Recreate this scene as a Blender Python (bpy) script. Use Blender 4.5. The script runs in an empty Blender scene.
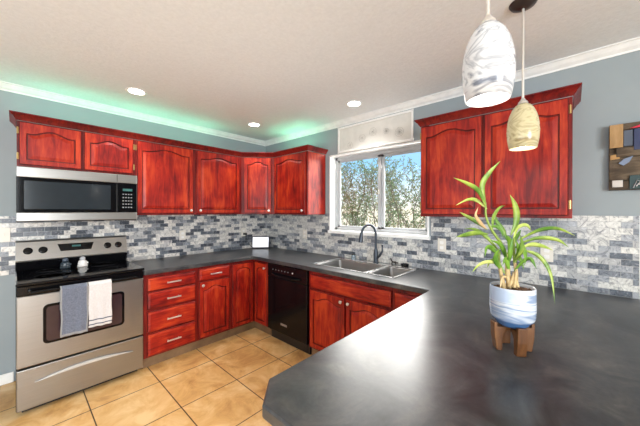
import bpy, bmesh, math, random
from math import sin, cos, pi, radians
from mathutils import Vector, Matrix
SC = bpy.context.scene
COL = SC.collection
random.seed(7)

# ------------------------------------------------------------------ camera
CAM = Vector((-2.5545, -3.4437, 1.4232))
yaw, pitch, roll, fpx = 0.83237, -0.00234, 0.00167, 277.19
cd = bpy.data.cameras.new('camera'); cam = bpy.data.objects.new('camera', cd); COL.objects.link(cam)
fwd = Vector((sin(yaw)*cos(pitch), cos(yaw)*cos(pitch), sin(pitch)))
rgt = Vector((cos(yaw), -sin(yaw), 0)); upv = rgt.cross(fwd)
r2 = rgt*cos(roll) + upv*sin(roll); u2 = upv*cos(roll) - rgt*sin(roll)
M = Matrix((r2, u2, -fwd)).transposed().to_4x4(); M.translation = CAM
cam.matrix_world = M
cd.sensor_width = 36; cd.lens = fpx/640*36; cd.shift_y = -1.14/640; cd.clip_start = 0.02
SC.camera = cam

# ------------------------------------------------------------------ exposure, world, lights
SC.view_settings.view_transform = 'Standard'; SC.view_settings.look = 'None'
SC.view_settings.gamma = 1; SC.view_settings.use_curve_mapping = False
SC.view_settings.exposure = 0.0
w = bpy.data.worlds.new('sky'); SC.world = w; w.use_nodes = True
nt = w.node_tree; nt.nodes.clear()
tc = nt.nodes.new('ShaderNodeTexCoord'); sx = nt.nodes.new('ShaderNodeSeparateXYZ'); cr = nt.nodes.new('ShaderNodeValToRGB')
bg = nt.nodes.new('ShaderNodeBackground'); wo = nt.nodes.new('ShaderNodeOutputWorld')
nt.links.new(tc.outputs['Generated'], sx.inputs[0]); nt.links.new(sx.outputs['Z'], cr.inputs[0])
nt.links.new(cr.outputs[0], bg.inputs[0]); nt.links.new(bg.outputs[0], wo.inputs[0])
cr.color_ramp.elements[0].position = 0.0; cr.color_ramp.elements[0].color = (0.95, 0.88, 0.72, 1)
cr.color_ramp.elements[1].position = 0.16; cr.color_ramp.elements[1].color = (0.33, 0.66, 0.95, 1)
e = cr.color_ramp.elements.new(0.07); e.color = (0.75, 0.86, 0.92, 1)
bg.inputs[1].default_value = 1.35

def area(name, loc, rot, sx_, sy_, power, col=(1, 1, 1)):
    l = bpy.data.lights.new(name, 'AREA'); l.shape = 'RECTANGLE'; l.size = sx_; l.size_y = sy_; l.energy = power; l.color = col
    o = bpy.data.objects.new(name, l); COL.objects.link(o); o.location = loc; o.rotation_euler = rot
    return o
# two added soft fill lamps, left of and behind the camera, without windows
area('added_fill_left', (-4.9, -2.9, 1.35), (0, radians(-90), 0), 1.9, 3.2, 62, (.90, .95, 1))
area('added_fill_rear', (-3.7, -6.9, 1.35), (radians(90), 0, 0), 2.3, 2.0, 260, (.91, .96, 1))
kw = area('daylight_kitchen_window', (0.24, -1.87, 1.66), (0, radians(62), 0), 1.05, 1.3, 40, (1, .97, .91)); kw.data.spread = radians(120)
# green glow of the strip lights lying on the cabinet tops
area('green_strip_glow', (-1.7, -.17, 2.20), (pi, 0, 0), 1.75, .03, 1.9, (.30, 1, .62))
area('green_strip_glow', (-.16, -.82, 2.20), (pi, 0, 0), .03, .6, 1.2, (.30, 1, .6))

# ------------------------------------------------------------------ materials
def new_mat(name):
    m = bpy.data.materials.new(name); m.use_nodes = True
    n = m.node_tree; return m, n, n.nodes['Principled BSDF']
def N(n, t, **k):
    x = n.nodes.new(t)
    for a, b in k.items(): setattr(x, a, b)
    return x
def ramp(n, src, stops, interp='LINEAR'):
    r = N(n, 'ShaderNodeValToRGB'); r.color_ramp.interpolation = interp
    el = r.color_ramp.elements
    while len(el) < len(stops): el.new(.5)
    for e_, (p, c) in zip(el, stops):
        e_.position = p; e_.color = (*c, 1) if len(c) == 3 else c
    n.links.new(src, r.inputs[0]); return r
def mapping(n, scale=(1, 1, 1), coord='Object', rot=(0, 0, 0), rnd=False):
    t = N(n, 'ShaderNodeTexCoord'); mp = N(n, 'ShaderNodeMapping'); mp.inputs['Scale'].default_value = scale; mp.inputs['Rotation'].default_value = rot
    n.links.new(t.outputs[coord], mp.inputs[0])
    if rnd:
        oi = N(n, 'ShaderNodeObjectInfo'); ml = N(n, 'ShaderNodeMath', operation='MULTIPLY'); ml.inputs[1].default_value = 37.
        n.links.new(oi.outputs['Random'], ml.inputs[0])
        cb = N(n, 'ShaderNodeCombineXYZ')
        for i in range(3): n.links.new(ml.outputs[0], cb.inputs[i])
        n.links.new(cb.outputs[0], mp.inputs['Location'])
    return mp.outputs[0]
def noise(n, vec, scale, detail=4, rough=.55, dist=0):
    x = N(n, 'ShaderNodeTexNoise'); x.inputs['Scale'].default_value = scale; x.inputs['Detail'].default_value = detail
    x.inputs['Roughness'].default_value = rough; x.inputs['Distortion'].default_value = dist
    n.links.new(vec, x.inputs['Vector']); return x
def bump(n, p, h, strength=.2, dist=.002):
    b = N(n, 'ShaderNodeBump'); b.inputs['Strength'].default_value = strength; b.inputs['Distance'].default_value = dist
    n.links.new(h, b.inputs['Height']); n.links.new(b.outputs[0], p.inputs['Normal'])
def flat(name, col, rough=.5, metal=0, spec=.5, coat=0, noise_amt=0.06, nscale=14):
    m, n, p = new_mat(name)
    v = mapping(n, rnd=True); nz = noise(n, v, nscale)
    a = tuple(max(0, c*(1-noise_amt)) for c in col); b = tuple(min(1, c*(1+noise_amt)) for c in col)
    r = ramp(n, nz.outputs[0], [(.3, a), (.7, b)]); n.links.new(r.outputs[0], p.inputs['Base Color'])
    p.inputs['Roughness'].default_value = rough; p.inputs['Metallic'].default_value = metal
    p.inputs['Specular IOR Level'].default_value = spec; p.inputs['Coat Weight'].default_value = coat; p.inputs['Coat Roughness'].default_value = .12
    return m
def emis(name, col, strength):
    m, n, p = new_mat(name); p.inputs['Base Color'].default_value = (*col, 1)
    p.inputs['Emission Color'].default_value = (*col, 1); p.inputs['Emission Strength'].default_value = strength
    return m
def wood(name, dark, mid, bright, horiz=False, rough=.42, coat=.12):
    m, n, p = new_mat(name)
    s1 = (1.1, 1.1, 9) if horiz else (9, 9, 1.1)
    v = mapping(n, s1, rnd=True)
    if horiz:
        v = mapping(n, (1.3, 9, 9), rnd=True)
    a = noise(n, v, 3.2, 7, .65, .9)
    v2 = mapping(n, (3, 3, 2), rnd=True); b = noise(n, v2, 1.7, 3, .5, .4)
    mx = N(n, 'ShaderNodeMath', operation='MULTIPLY_ADD'); mx.inputs[1].default_value = .45
    n.links.new(b.outputs[0], mx.inputs[0])
    m2 = N(n, 'ShaderNodeMath', operation='MULTIPLY'); m2.inputs[1].default_value = .55; n.links.new(a.outputs[0], m2.inputs[0]); n.links.new(m2.outputs[0], mx.inputs[2])
    r = ramp(n, mx.outputs[0], [(.37, dark), (.49, mid), (.61, bright)]); n.links.new(r.outputs[0], p.inputs['Base Color'])
    p.inputs['Roughness'].default_value = rough; p.inputs['Coat Weight'].default_value = coat; p.inputs['Coat Roughness'].default_value = .2
    p.inputs['Specular IOR Level'].default_value = .25
    bump(n, p, a.outputs[0], .12, .001)
    return m

WOOD = wood('cherry_stained_wood', (.13, .004, .004), (.31, .013, .006), (.50, .048, .012))
WOODH = wood('cherry_stained_wood_across', (.13, .004, .004), (.31, .013, .006), (.50, .048, .012), True)
FRAME = wood('dark_cherry_wood', (.07, .004, .005), (.15, .007, .006), (.24, .014, .008))
GLAZE = wood('dark_glaze_in_moulding', (.05, .004, .003), (.10, .006, .004), (.17, .010, .005))
INTERIOR = flat('toe_board', (.20, .12, .06), .6, nscale=8, noise_amt=.3)
STEEL = None
def steel(name, col=(.33, .32, .305), rough=.30, horiz=True):
    m, n, p = new_mat(name)
    v = mapping(n, (1.5, 1.5, 160) if horiz else (160, 160, 1.5)); nz = noise(n, v, 3, 3)
    r = ramp(n, nz.outputs[0], [(.3, tuple(c*.93 for c in col)), (.7, tuple(c*1.05 for c in col))]); n.links.new(r.outputs[0], p.inputs['Base Color'])
    p.inputs['Metallic'].default_value = .9; p.inputs['Roughness'].default_value = rough
    bump(n, p, nz.outputs[0], .05, .0005); return m
STEEL = steel('brushed_steel')
SINKM = steel('sink_steel', (.25, .245, .24), .42)
RIM = steel('sink_rim_steel', (.85, .85, .84), .25)
NICKEL = flat('satin_nickel', (.80, .78, .74), .3, .75)
BRASS = flat('antique_brass', (.45, .30, .12), .38, 1)
BLACKG = flat('black_glass', (.003, .003, .004), .06, 0, .22)
BLACK = flat('black_enamel', (.004, .004, .005), .12, 0, .22)
BLACKP = flat('black_plastic', (.012, .012, .013), .35)
DARKBZ = flat('slate_bronze_metal', (.055, .065, .08), .3, .7)
WHITE = flat('white_painted_trim', (.84, .84, .82), .4)
WHITEP = flat('white_plastic', (.72, .68, .60), .35)
VINYL = flat('grey_white_vinyl', (.44, .45, .46), .4)
WALLM, n, p = new_mat('blue_grey_wall_paint')
v = mapping(n); nz = noise(n, v, 2.0, 3); r = ramp(n, nz.outputs[0], [(.3, (.275, .315, .330)), (.7, (.300, .340, .355))]); n.links.new(r.outputs[0], p.inputs['Base Color'])
p.inputs['Roughness'].default_value = .7; nb = noise(n, v, 90, 4); bump(n, p, nb.outputs[0], .15, .002)
CEILM, n, p = new_mat('textured_white_ceiling')
v = mapping(n); nz = noise(n, v, 55, 5, .6); r = ramp(n, nz.outputs[0], [(.3, (.79, .82, .84)), (.7, (.86, .89, .91))]); n.links.new(r.outputs[0], p.inputs['Base Color'])
p.inputs['Roughness'].default_value = .9; bump(n, p, nz.outputs[0], .5, .004)
# counter
COUNTER, n, p = new_mat('charcoal_laminate')
v = mapping(n); a = noise(n, v, 5, 8, .68, .8); b = noise(n, v, 60, 4, .6)
r = ramp(n, a.outputs[0], [(.34, (.012, .014, .017)), (.49, (.036, .039, .044)), (.62, (.070, .068, .066)), (.74, (.12, .115, .11))])
mx = N(n, 'ShaderNodeMix', data_type='RGBA', blend_type='OVERLAY'); mx.inputs[0].default_value = .45
n.links.new(r.outputs[0], mx.inputs[6]); n.links.new(b.outputs[0], mx.inputs[7]); n.links.new(mx.outputs[2], p.inputs['Base Color'])
rr = ramp(n, a.outputs[0], [(.3, (.30,)*3), (.7, (.34,)*3)]); n.links.new(rr.outputs[0], p.inputs['Roughness'])
p.inputs['Specular IOR Level'].default_value = .62; bump(n, p, b.outputs[0], .05, .001)
# mosaic
def mosaic(name, axis, off, bw, tones):
    m, n, p = new_mat(name)
    t = N(n, 'ShaderNodeTexCoord'); s = N(n, 'ShaderNodeSeparateXYZ'); cb = N(n, 'ShaderNodeCombineXYZ')
    n.links.new(t.outputs['Object'], s.inputs[0]); n.links.new(s.outputs[axis], cb.inputs[0]); n.links.new(s.outputs['Z'], cb.inputs[1]); cb.inputs[2].default_value = 0
    ad = N(n, 'ShaderNodeVectorMath', operation='ADD'); ad.inputs[1].default_value = (off, -.893, 0); n.links.new(cb.outputs[0], ad.inputs[0])
    bk = N(n, 'ShaderNodeTexBrick'); bk.offset = .5; bk.offset_frequency = 2
    for k_, v_ in (('Scale', 1), ('Brick Width', bw), ('Row Height', .0388), ('Mortar Size', .0011), ('Mortar Smooth', .1), ('Bias', 0)): bk.inputs[k_].default_value = v_
    bk.inputs['Color1'].default_value = (0, 0, 0, 1); bk.inputs['Color2'].default_value = (1, 1, 1, 1); bk.inputs['Mortar'].default_value = (.5, .5, .5, 1)
    n.links.new(ad.outputs[0], bk.inputs['Vector'])
    vein = noise(n, t.outputs['Object'], 15, 8, .70, 3.0)
    tone = ramp(n, bk.outputs['Color'], tones, 'CONSTANT')
    vr = ramp(n, vein.outputs[0], [(.39, (.22, .24, .29)), (.50, (1, 1, 1)), (.60, (1.0, 1.0, 1.0)), (.72, (1.0, 1.0, 1.0))])
    mu = N(n, 'ShaderNodeMix', data_type='RGBA', blend_type='MULTIPLY'); mu.inputs[0].default_value = .7
    n.links.new(tone.outputs[0], mu.inputs[6]); n.links.new(vr.outputs[0], mu.inputs[7])
    # pale veins through the dark tiles
    v2 = ramp(n, vein.outputs[0], [(.55, (0, 0, 0)), (.66, (.16, .16, .17))])
    ad2 = N(n, 'ShaderNodeMix', data_type='RGBA', blend_type='ADD'); ad2.inputs[0].default_value = 1
    n.links.new(mu.outputs[2], ad2.inputs[6]); n.links.new(v2.outputs[0], ad2.inputs[7])
    mo = N(n, 'ShaderNodeMix', data_type='RGBA'); n.links.new(bk.outputs['Fac'], mo.inputs[0]); n.links.new(ad2.outputs[2], mo.inputs[6]); mo.inputs[7].default_value = (.40, .40, .385, 1)
    n.links.new(mo.outputs[2], p.inputs['Base Color']); p.inputs['Roughness'].default_value = .28
    inv = N(n, 'ShaderNodeMath', operation='SUBTRACT'); inv.inputs[0].default_value = 1; n.links.new(bk.outputs['Fac'], inv.inputs[1])
    bump(n, p, inv.outputs[0], .4, .001); return m
MOSA = mosaic('marble_mosaic_stove_wall', 'X', 0.03, .084, [(0, (.055, .065, .085)), (.18, (.13, .145, .17)), (.34, (.26, .275, .30)), (.48, (.46, .45, .44)), (.62, (.66, .63, .58)), (.82, (.72, .69, .64))])
MOSB = mosaic('marble_mosaic_window_wall', 'Y', .051, .1005, [(0, (.10, .115, .14)), (.12, (.20, .22, .25)), (.26, (.36, .375, .40)), (.40, (.42, .42, .42)), (.52, (.60, .59, .56)), (.76, (.66, .65, .61))])
# floor
FLOORM, n, p = new_mat('tan_ceramic_floor_tile')
t = N(n, 'ShaderNodeTexCoord'); mp = N(n, 'ShaderNodeMapping'); mp.inputs['Location'].default_value = (.85+.448*20, .912-.006+.448*20, 0); n.links.new(t.outputs['Object'], mp.inputs[0])
bk = N(n, 'ShaderNodeTexBrick'); bk.offset = 0; bk.squash = 1
for k_, v_ in (('Scale', 1), ('Brick Width', .448), ('Row Height', .448), ('Mortar Size', .004), ('Mortar Smooth', .15), ('Bias', 0)): bk.inputs[k_].default_value = v_
bk.inputs['Color1'].default_value = (.30, .30, .30, 1); bk.inputs['Color2'].default_value = (.62, .62, .62, 1); n.links.new(mp.outputs[0], bk.inputs['Vector'])
a = noise(n, t.outputs['Object'], 4.5, 8, .66, .7)
ad = N(n, 'ShaderNodeMix', data_type='RGBA'); ad.inputs[0].default_value = .72; n.links.new(bk.outputs['Color'], ad.inputs[6]); n.links.new(a.outputs[0], ad.inputs[7])
r = ramp(n, ad.outputs[2], [(.34, (.46, .22, .07)), (.48, (.68, .39, .14)), (.62, (.82, .56, .27))])
mo = N(n, 'ShaderNodeMix', data_type='RGBA'); n.links.new(bk.outputs['Fac'], mo.inputs[0]); n.links.new(r.outputs[0], mo.inputs[6]); mo.inputs[7].default_value = (.085, .045, .022, 1)
n.links.new(mo.outputs[2], p.inputs['Base Color']); p.inputs['Roughness'].default_value = .38
inv = N(n, 'ShaderNodeMath', operation='SUBTRACT'); inv.inputs[0].default_value = 1; n.links.new(bk.outputs['Fac'], inv.inputs[1]); bump(n, p, inv.outputs[0], .5, .002)
# swirled lamp glass
def swirl(name, c0, c1, strength, base):
    m, n, p = new_mat(name)
    v = mapping(n, (3, 3, 8), rot=(.6, .4, 0)); a = noise(n, v, 1.5, 3, .5, 2.6)
    r = ramp(n, a.outputs[0], [(.33, c0), (.46, c1), (.54, c1), (.60, tuple(x*.55+y*.45 for x, y in zip(c0, c1))), (.66, c1)]); n.links.new(r.outputs[0], p.inputs['Base Color'])
    n.links.new(r.outputs[0], p.inputs['Emission Color']); p.inputs['Emission Strength'].default_value = strength
    p.inputs['Roughness'].default_value = .15; return m
SHADE1 = swirl('white_swirl_glass', (.13, .14, .17), (.50, .50, .50), .40, 1)
SHADE2 = swirl('amber_swirl_glass', (.26, .20, .10), (.48, .42, .25), .38, 1)
BULB = emis('lit_bulb', (1, .96, .88), 9)
CAN = emis('lit_downlight_lens', (1, .97, .92), 14)
GREEN = emis('green_led_strip', (.10, 1, .55), 2)
SCREEN = emis('lit_white_screen', (.88, .90, .96), .75)
CLOCK = emis('teal_clock_digits', (.015, .08, .075), .4)
# pane glass
PANE, n, p = new_mat('window_pane_glass')
n.nodes.remove(p); tr = N(n, 'ShaderNodeBsdfTransparent'); gl = N(n, 'ShaderNodeBsdfGlossy'); gl.inputs['Roughness'].default_value = .03
mxs = N(n, 'ShaderNodeMixShader'); mxs.inputs[0].default_value = .06
n.links.new(tr.outputs[0], mxs.inputs[1]); n.links.new(gl.outputs[0], mxs.inputs[2]); n.links.new(mxs.outputs[0], n.nodes['Material Output'].inputs[0])
CLEARG, n, p = new_mat('tinted_clear_glass'); p.inputs['Base Color'].default_value = (.35, .45, .52, 1); p.inputs['Roughness'].default_value = .08; p.inputs['Transmission Weight'].default_value = .6

# ------------------------------------------------------------------ mesh helpers
class MB:
    def __init__(s): s.bm = bmesh.new()
    def box(s, x0, x1, y0, y1, z0, z1, mi=0):
        vs = [s.bm.verts.new((x, y, z)) for z in (z0, z1) for x, y in ((x0, y0), (x1, y0), (x1, y1), (x0, y1))]
        for f in ((3, 2, 1, 0), (4, 5, 6, 7), (0, 1, 5, 4), (1, 2, 6, 5), (2, 3, 7, 6), (3, 0, 4, 7)):
            s.bm.faces.new([vs[i] for i in f]).material_index = mi
        return s
    def prism(s, pts, z0, z1, mi=0, mapf=lambda a, b, c: (a, b, c)):
        lo = [s.bm.verts.new(mapf(x, y, z0)) for x, y in pts]; hi = [s.bm.verts.new(mapf(x, y, z1)) for x, y in pts]
        n_ = len(pts); fs = [s.bm.faces.new(lo[::-1]), s.bm.faces.new(hi)]
        for i in range(n_): fs.append(s.bm.faces.new((lo[i], lo[(i+1) % n_], hi[(i+1) % n_], hi[i])))
        for f in fs: f.material_index = mi
        return s
    def lathe(s, prof, c=(0, 0, 0), seg=24, axis='z', mi=0):
        rings = []
        for r_, h in prof:
            ring = []
            for i in range(seg):
                a_ = 2*pi*i/seg; x, y = r_*cos(a_), r_*sin(a_)
                q = {'z': (x, y, h), 'y': (x, h, y), 'x': (h, x, y)}[axis]
                ring.append(s.bm.verts.new((c[0]+q[0], c[1]+q[1], c[2]+q[2])))
            rings.append(ring)
        for a_, b_ in zip(rings, rings[1:]):
            for i in range(seg): s.bm.faces.new((a_[i], a_[(i+1) % seg], b_[(i+1) % seg], b_[i])).material_index = mi
        if prof[0][0] > 1e-5: s.bm.faces.new(rings[0][::-1]).material_index = mi
        if prof[-1][0] > 1e-5: s.bm.faces.new(rings[-1]).material_index = mi
        return s
    def tube(s, pts, r_, seg=12, mi=0):
        P = [Vector(p_) for p_ in pts]; rs = r_ if isinstance(r_, (list, tuple)) else [r_]*len(P)
        rings = []; up = Vector((0, 0, 1))
        t0 = (P[1]-P[0]).normalized()
        if abs(t0.dot(up)) > .9: up = Vector((1, 0, 0))
        u_ = t0.cross(up).normalized()
        for i, p_ in enumerate(P):
            t_ = (P[min(i+1, len(P)-1)]-P[max(i-1, 0)]).normalized()
            u_ = (u_ - t_*u_.dot(t_)).normalized(); v_ = t_.cross(u_)
            rings.append([s.bm.verts.new(p_+(u_*cos(2*pi*k/seg)+v_*sin(2*pi*k/seg))*rs[i]) for k in range(seg)])
        for a_, b_ in zip(rings, rings[1:]):
            for i in range(seg): s.bm.faces.new((a_[i], a_[(i+1) % seg], b_[(i+1) % seg], b_[i])).material_index = mi
        s.bm.faces.new(rings[0][::-1]).material_index = mi; s.bm.faces.new(rings[-1]).material_index = mi
        return s
    def ball(s, c, r_, sc=(1, 1, 1), mi=0, seg=16):
        g = bmesh.ops.create_uvsphere(s.bm, u_segments=seg, v_segments=seg//2+2, radius=r_, matrix=Matrix.Translation(c) @ Matrix.Diagonal((*sc, 1)))
        for v_ in g['verts']:
            for f in v_.link_faces: f.material_index = mi
        return s
    def build(s, name, mat, parent=None, smooth=False, bevel=0, loc=None, rot=None, seg=2):
        bmesh.ops.remove_doubles(s.bm, verts=s.bm.verts, dist=1e-6)
        bmesh.ops.recalc_face_normals(s.bm, faces=s.bm.faces)
        me = bpy.data.meshes.new(name); s.bm.to_mesh(me); s.bm.free()
        for m_ in (mat if isinstance(mat, (list, tuple)) else [mat]): me.materials.append(m_)
        if smooth:
            for f in me.polygons: f.use_smooth = True
            if smooth != 'all':
                me.set_sharp_from_angle(angle=radians(40))
        o = bpy.data.objects.new(name, me); COL.objects.link(o)
        if parent: o.parent = parent
        if loc: o.location = loc
        if rot: o.rotation_euler = rot
        if bevel:
            b_ = o.modifiers.new('bevel', 'BEVEL'); b_.width = bevel; b_.segments = seg; b_.limit_method = 'ANGLE'; b_.angle_limit = radians(40)
        return o
def tag(o, label=None, cat=None, group=None, kind=None):
    for k_, v_ in (('label', label), ('category', cat), ('group', group), ('kind', kind)):
        if v_: o[k_] = v_
    return o
def thing(name, label, cat, loc=(0, 0, 0), rz=0, group=None, kind=None):
    o = bpy.data.objects.new(name, None); COL.objects.link(o); o.empty_display_size = .1
    o.location = loc; o.rotation_euler = (0, 0, rz); return tag(o, label, cat, group, kind)
def copy_tree(o, parent=None):
    c = o.copy(); COL.objects.link(c)
    if parent: c.parent = parent
    for ch in list(o.children): copy_tree(ch, c)
    return c
def sweep(path, prof, mb):
    """path: 2D points, profile (outward to the right of travel, z)"""
    P = [Vector(p_) for p_ in path]; rings = []
    for i, p_ in enumerate(P):
        ns = []
        if i > 0: d = (P[i]-P[i-1]).normalized(); ns.append(Vector((d.y, -d.x)))
        if i < len(P)-1: d = (P[i+1]-P[i]).normalized(); ns.append(Vector((d.y, -d.x)))
        nn = sum(ns, Vector((0, 0))).normalized(); k_ = 1/max(.3, nn.dot(ns[0]))
        rings.append([mb.bm.verts.new((p_.x+nn.x*k_*o_, p_.y+nn.y*k_*o_, z_)) for o_, z_ in prof])
    m_ = len(prof)
    for a_, b_ in zip(rings, rings[1:]):
        for i in range(m_): mb.bm.faces.new((a_[i], a_[(i+1) % m_], b_[(i+1) % m_], b_[i]))
    mb.bm.faces.new(rings[0]); mb.bm.faces.new(rings[-1][::-1])

# ------------------------------------------------------------------ room shell
H = 2.463
XL, YB = -5.0, -7.0
def S(o): o['kind'] = 'structure'; return o
S(MB().box(XL-.15, .15, YB-.15, .15, -.12, 0).build('floor', FLOORM))
S(MB().box(XL-.15, .15, YB-.15, .15, H, H+.12).build('ceiling', CEILM))
S(MB().box(XL-.15, .15, 0, .15, 0, H).build('wall_north', WALLM))
WY0, WY1, WZ0, WZ1 = -2.47, -1.285, 1.19, 2.085
mb = MB(); mb.box(0, .15, YB, WY0, 0, H); mb.box(0, .15, WY1, 0, 0, H); mb.box(0, .15, WY0, WY1, 0, WZ0); mb.box(0, .15, WY0, WY1, WZ1, H)
S(mb.build('wall_east', WALLM))
S(MB().box(XL-.15, XL, YB, 0, 0, H).build('wall_west', WALLM))
S(MB().box(XL, 0, YB-.15, YB, 0, H).build('wall_south', WALLM))
# crown moulding of the ceiling
prof = [(0, H-.057), (.006, H-.057), (.010, H-.046), (.022, H-.040), (.030, H-.028), (.046, H-.018), (.050, H-.010), (.062, H-.006), (.062, H), (0, H)]
mb = MB(); sweep([(XL, 0), (0, 0), (0, YB)], [(o_, z_-.0005) for o_, z_ in prof], mb); S(mb.build('trim_1', WHITE, smooth=True))
S(MB().box(XL, -2.565, -.014, -.0005, 0, .085).build('baseboard_north', WHITE, bevel=.004))
S(MB().box(-.014, -.0005, YB, -3.85, 0, .085).build('baseboard_east', WHITE, bevel=.004))
# window: reveal, frame, panes
win = bpy.data.objects.new('window_1', None); COL.objects.link(win); win.location = (0, (WY0+WY1)/2, WZ0); S(win)
cy = (WY0+WY1)/2; hw = (WY1-WY0)/2; hz = WZ1-WZ0
mb = MB()
mb.box(-.012, .148, hw-.012, hw+.006, 0, hz); mb.box(-.012, .148, -hw-.006, -hw+.012, 0, hz); mb.box(-.012, .148, -hw, hw, hz-.012, hz+.006)
mb.build('window_reveal', WHITE, win, bevel=.002)
MB().box(-.035, .148, -hw-.02, hw+.012, -.028, .008).build('window_sill', WHITE, win, bevel=.004)
fx0, fx1 = .085, .135
mb = MB(); a0, a1, b0, b1 = -hw+.012, hw-.012, .009, hz-.012
mb.box(fx0, fx1, a0, a0+.035, b0, b1); mb.box(fx0, fx1, a1-.035, a1, b0, b1); mb.box(fx0, fx1, a0, a1, b0, b0+.03); mb.box(fx0, fx1, a0, a1, b1-.035, b1)
mb.build('window_frame', VINYL, win, bevel=.002)
def sash(y0, y1, x0, x1, name):
    mb = MB(); t_ = .036
    mb.box(x0, x1, y0, y0+t_, b0+.03, b1-.035); mb.box(x0, x1, y1-t_, y1, b0+.03, b1-.035); mb.box(x0, x1, y0, y1, b0+.03, b0+.03+.022); mb.box(x0, x1, y0, y1, b1-.035-.028, b1-.035)
    o = mb.build(name, VINYL, win, bevel=.002)
    MB().box((x0+x1)/2-.002, (x0+x1)/2+.002, y0+t_-.004, y1-t_+.004, b0+.05, b1-.06).build('pane', PANE, o)
sash(-.040, a1-.03, .095, .113, 'window_sash'); sash(a0+.03, -.036, .115, .133, 'window_sash')
MB().box(.078, .094, -.030, -.014, .42, .47).build('window_latch', WHITEP, win, bevel=.002)
# backsplash mosaics
S(tag(MB().box(-2.95, -.0005, -.008, -.0005, .893, 1.378).build('tile_backsplash', MOSA)))
mb = MB(); mb.box(-.008, -.0005, WY1+.008, -.0085, .893, 1.397); mb.box(-.008, -.0005, WY0-.02, WY1+.008, .893, WZ0-.03); mb.box(-.008, -.0005, -3.745, WY0-.022, .893, 1.397)
S(mb.build('tile_backsplash', MOSB))
S(MB().box(-.011, -.0005, -3.749, -3.7455, .893, 1.399).build('trim_2', NICKEL))

# ------------------------------------------------------------------ doors and drawers
def arch(t_, kind):
    t_ = abs(t_)
    if kind == 'cathedral': return (.5+.5*cos(pi*min(t_/.74, 1)))**.7
    if kind == 'round': return math.sqrt(max(0, 1-t_**2))
    return 0
def door_mb(wd, ht, kind='cathedral', amp=.04, fr=.04, th=.02):
    frt = fr+.010; amp = min(amp, .036) if kind == 'cathedral' else amp
    """local: x 0..wd, z 0..ht, back at y=0, front at y=-th"""
    mb = MB(); bm = mb.bm; NS = 18 if kind else 1
    def ring(ins, y, outer=False):
        if outer: x0, x1, z0, zt = ins, wd-ins, ins, ht-ins
        else: x0, x1, z0, zt = fr+ins, wd-fr-ins, fr+ins, ht-frt-ins
        out = [(x0, z0), (x1, z0)]
        xs_ = [x1+(x0-x1)*i/NS for i in range(NS+1)]
        for i, x in enumerate(xs_):
            if outer: z_ = zt
            else:
                t_ = 2*(x-x0)/(x1-x0)-1; z_ = zt-(amp if kind else 0)+(amp*arch(t_, kind) if kind else 0)
            if outer:
                xi = fr+(wd-2*fr)*(1-i/NS); x = x1 if i == 0 else x0 if i == NS else xi
            out.append((x, z_))
        return [bm.verts.new((x, y, z_)) for x, z_ in out]
    R = [ring(0, 0, True), ring(0, -th+.004, True), ring(.004, -th, True), ring(0, -th), ring(.003, -th+.007), ring(.010, -th+.007), ring(.034, -th+.0005), ]
    for k_, (a_, b_) in enumerate(zip(R, R[1:])):
        n_ = len(a_)
        for i in range(n_):
            f = bm.faces.new((a_[i], a_[(i+1) % n_], b_[(i+1) % n_], b_[i])); f.material_index = 1 if k_ in (1, 3, 4) else 0
    bm.faces.new(R[0][::-1]); bm.faces.new(R[-1])
    return mb
def hinge(parent, x, z, side):
    MB().box(-.006, .006, -.004, .0, -.024, .024).tube([(side*.006, -.004, -.026), (side*.006, -.004, .026)], .0045, 8).build('hinge', BRASS, parent, loc=(x, 0, z))
def knob(parent, x, z, mat=NICKEL):
    MB().lathe([(.005, 0), (.005, -.010), (.013, -.016), (.015, -.022), (.011, -.028), (0, -.030)], seg=16, axis='y').build('knob', mat, parent, smooth=True, loc=(x, -.02, z))
def door(parent, x, z, wd, ht, yf, kind='cathedral', amp=.04, knobpos=None, hin=None, rz=0, y0=None, fr=.04, name='door'):
    o = door_mb(wd, ht, kind, amp, fr).build(name, [WOOD if name == 'door' else WOODH, GLAZE], parent, loc=(x, yf, z), rot=(0, 0, rz))
    if knobpos: knob(o, *knobpos)
    if hin:
        hx = -.007 if hin == 'l' else wd+.007
        for hz_ in (.065, ht-.065): hinge(o, hx, hz_, 0)
    return o
def drawer(parent, x, z, wd, ht, yf, pull=True):
    mb = MB(); bm = mb.bm
    def ring(i_, y): return [bm.verts.new(c_) for c_ in ((i_, y, i_), (wd-i_, y, i_), (wd-i_, y, ht-i_), (i_, y, ht-i_))]
    R = [ring(0, 0), ring(0, -.012), ring(.004, -.015), ring(.016, -.018), ring(.020, -.020)]
    for k_, (a_, b_) in enumerate(zip(R, R[1:])):
        for i in range(4): bm.faces.new((a_[i], a_[(i+1) % 4], b_[(i+1) % 4], b_[i])).material_index = 1 if k_ == 1 else 0
    bm.faces.new(R[0][::-1]); bm.faces.new(R[-1])
    o = mb.build('drawer' if pull else 'false_drawer_front', [WOODH, GLAZE], parent, loc=(x, yf, z))
    if pull:
        MB().tube([(-.048, 0, 0), (-.048, -.026, 0)], .004, 8).tube([(.048, 0, 0), (.048, -.026, 0)], .004, 8).box(-.062, .062, -.032, -.024, -.006, .006).build('handle', NICKEL, o, bevel=.002, loc=(wd/2, -.0205, ht/2))
    return o
def carcass(mb, wd, dep, z0, z1, toe=0, open_=None):
    if toe:
        mb.box(0, wd, -dep, 0, toe, z1)
    else: mb.box(0, wd, -dep, 0, z0, z1)
G = .001
UF = .314           # upper carcass depth
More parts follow.
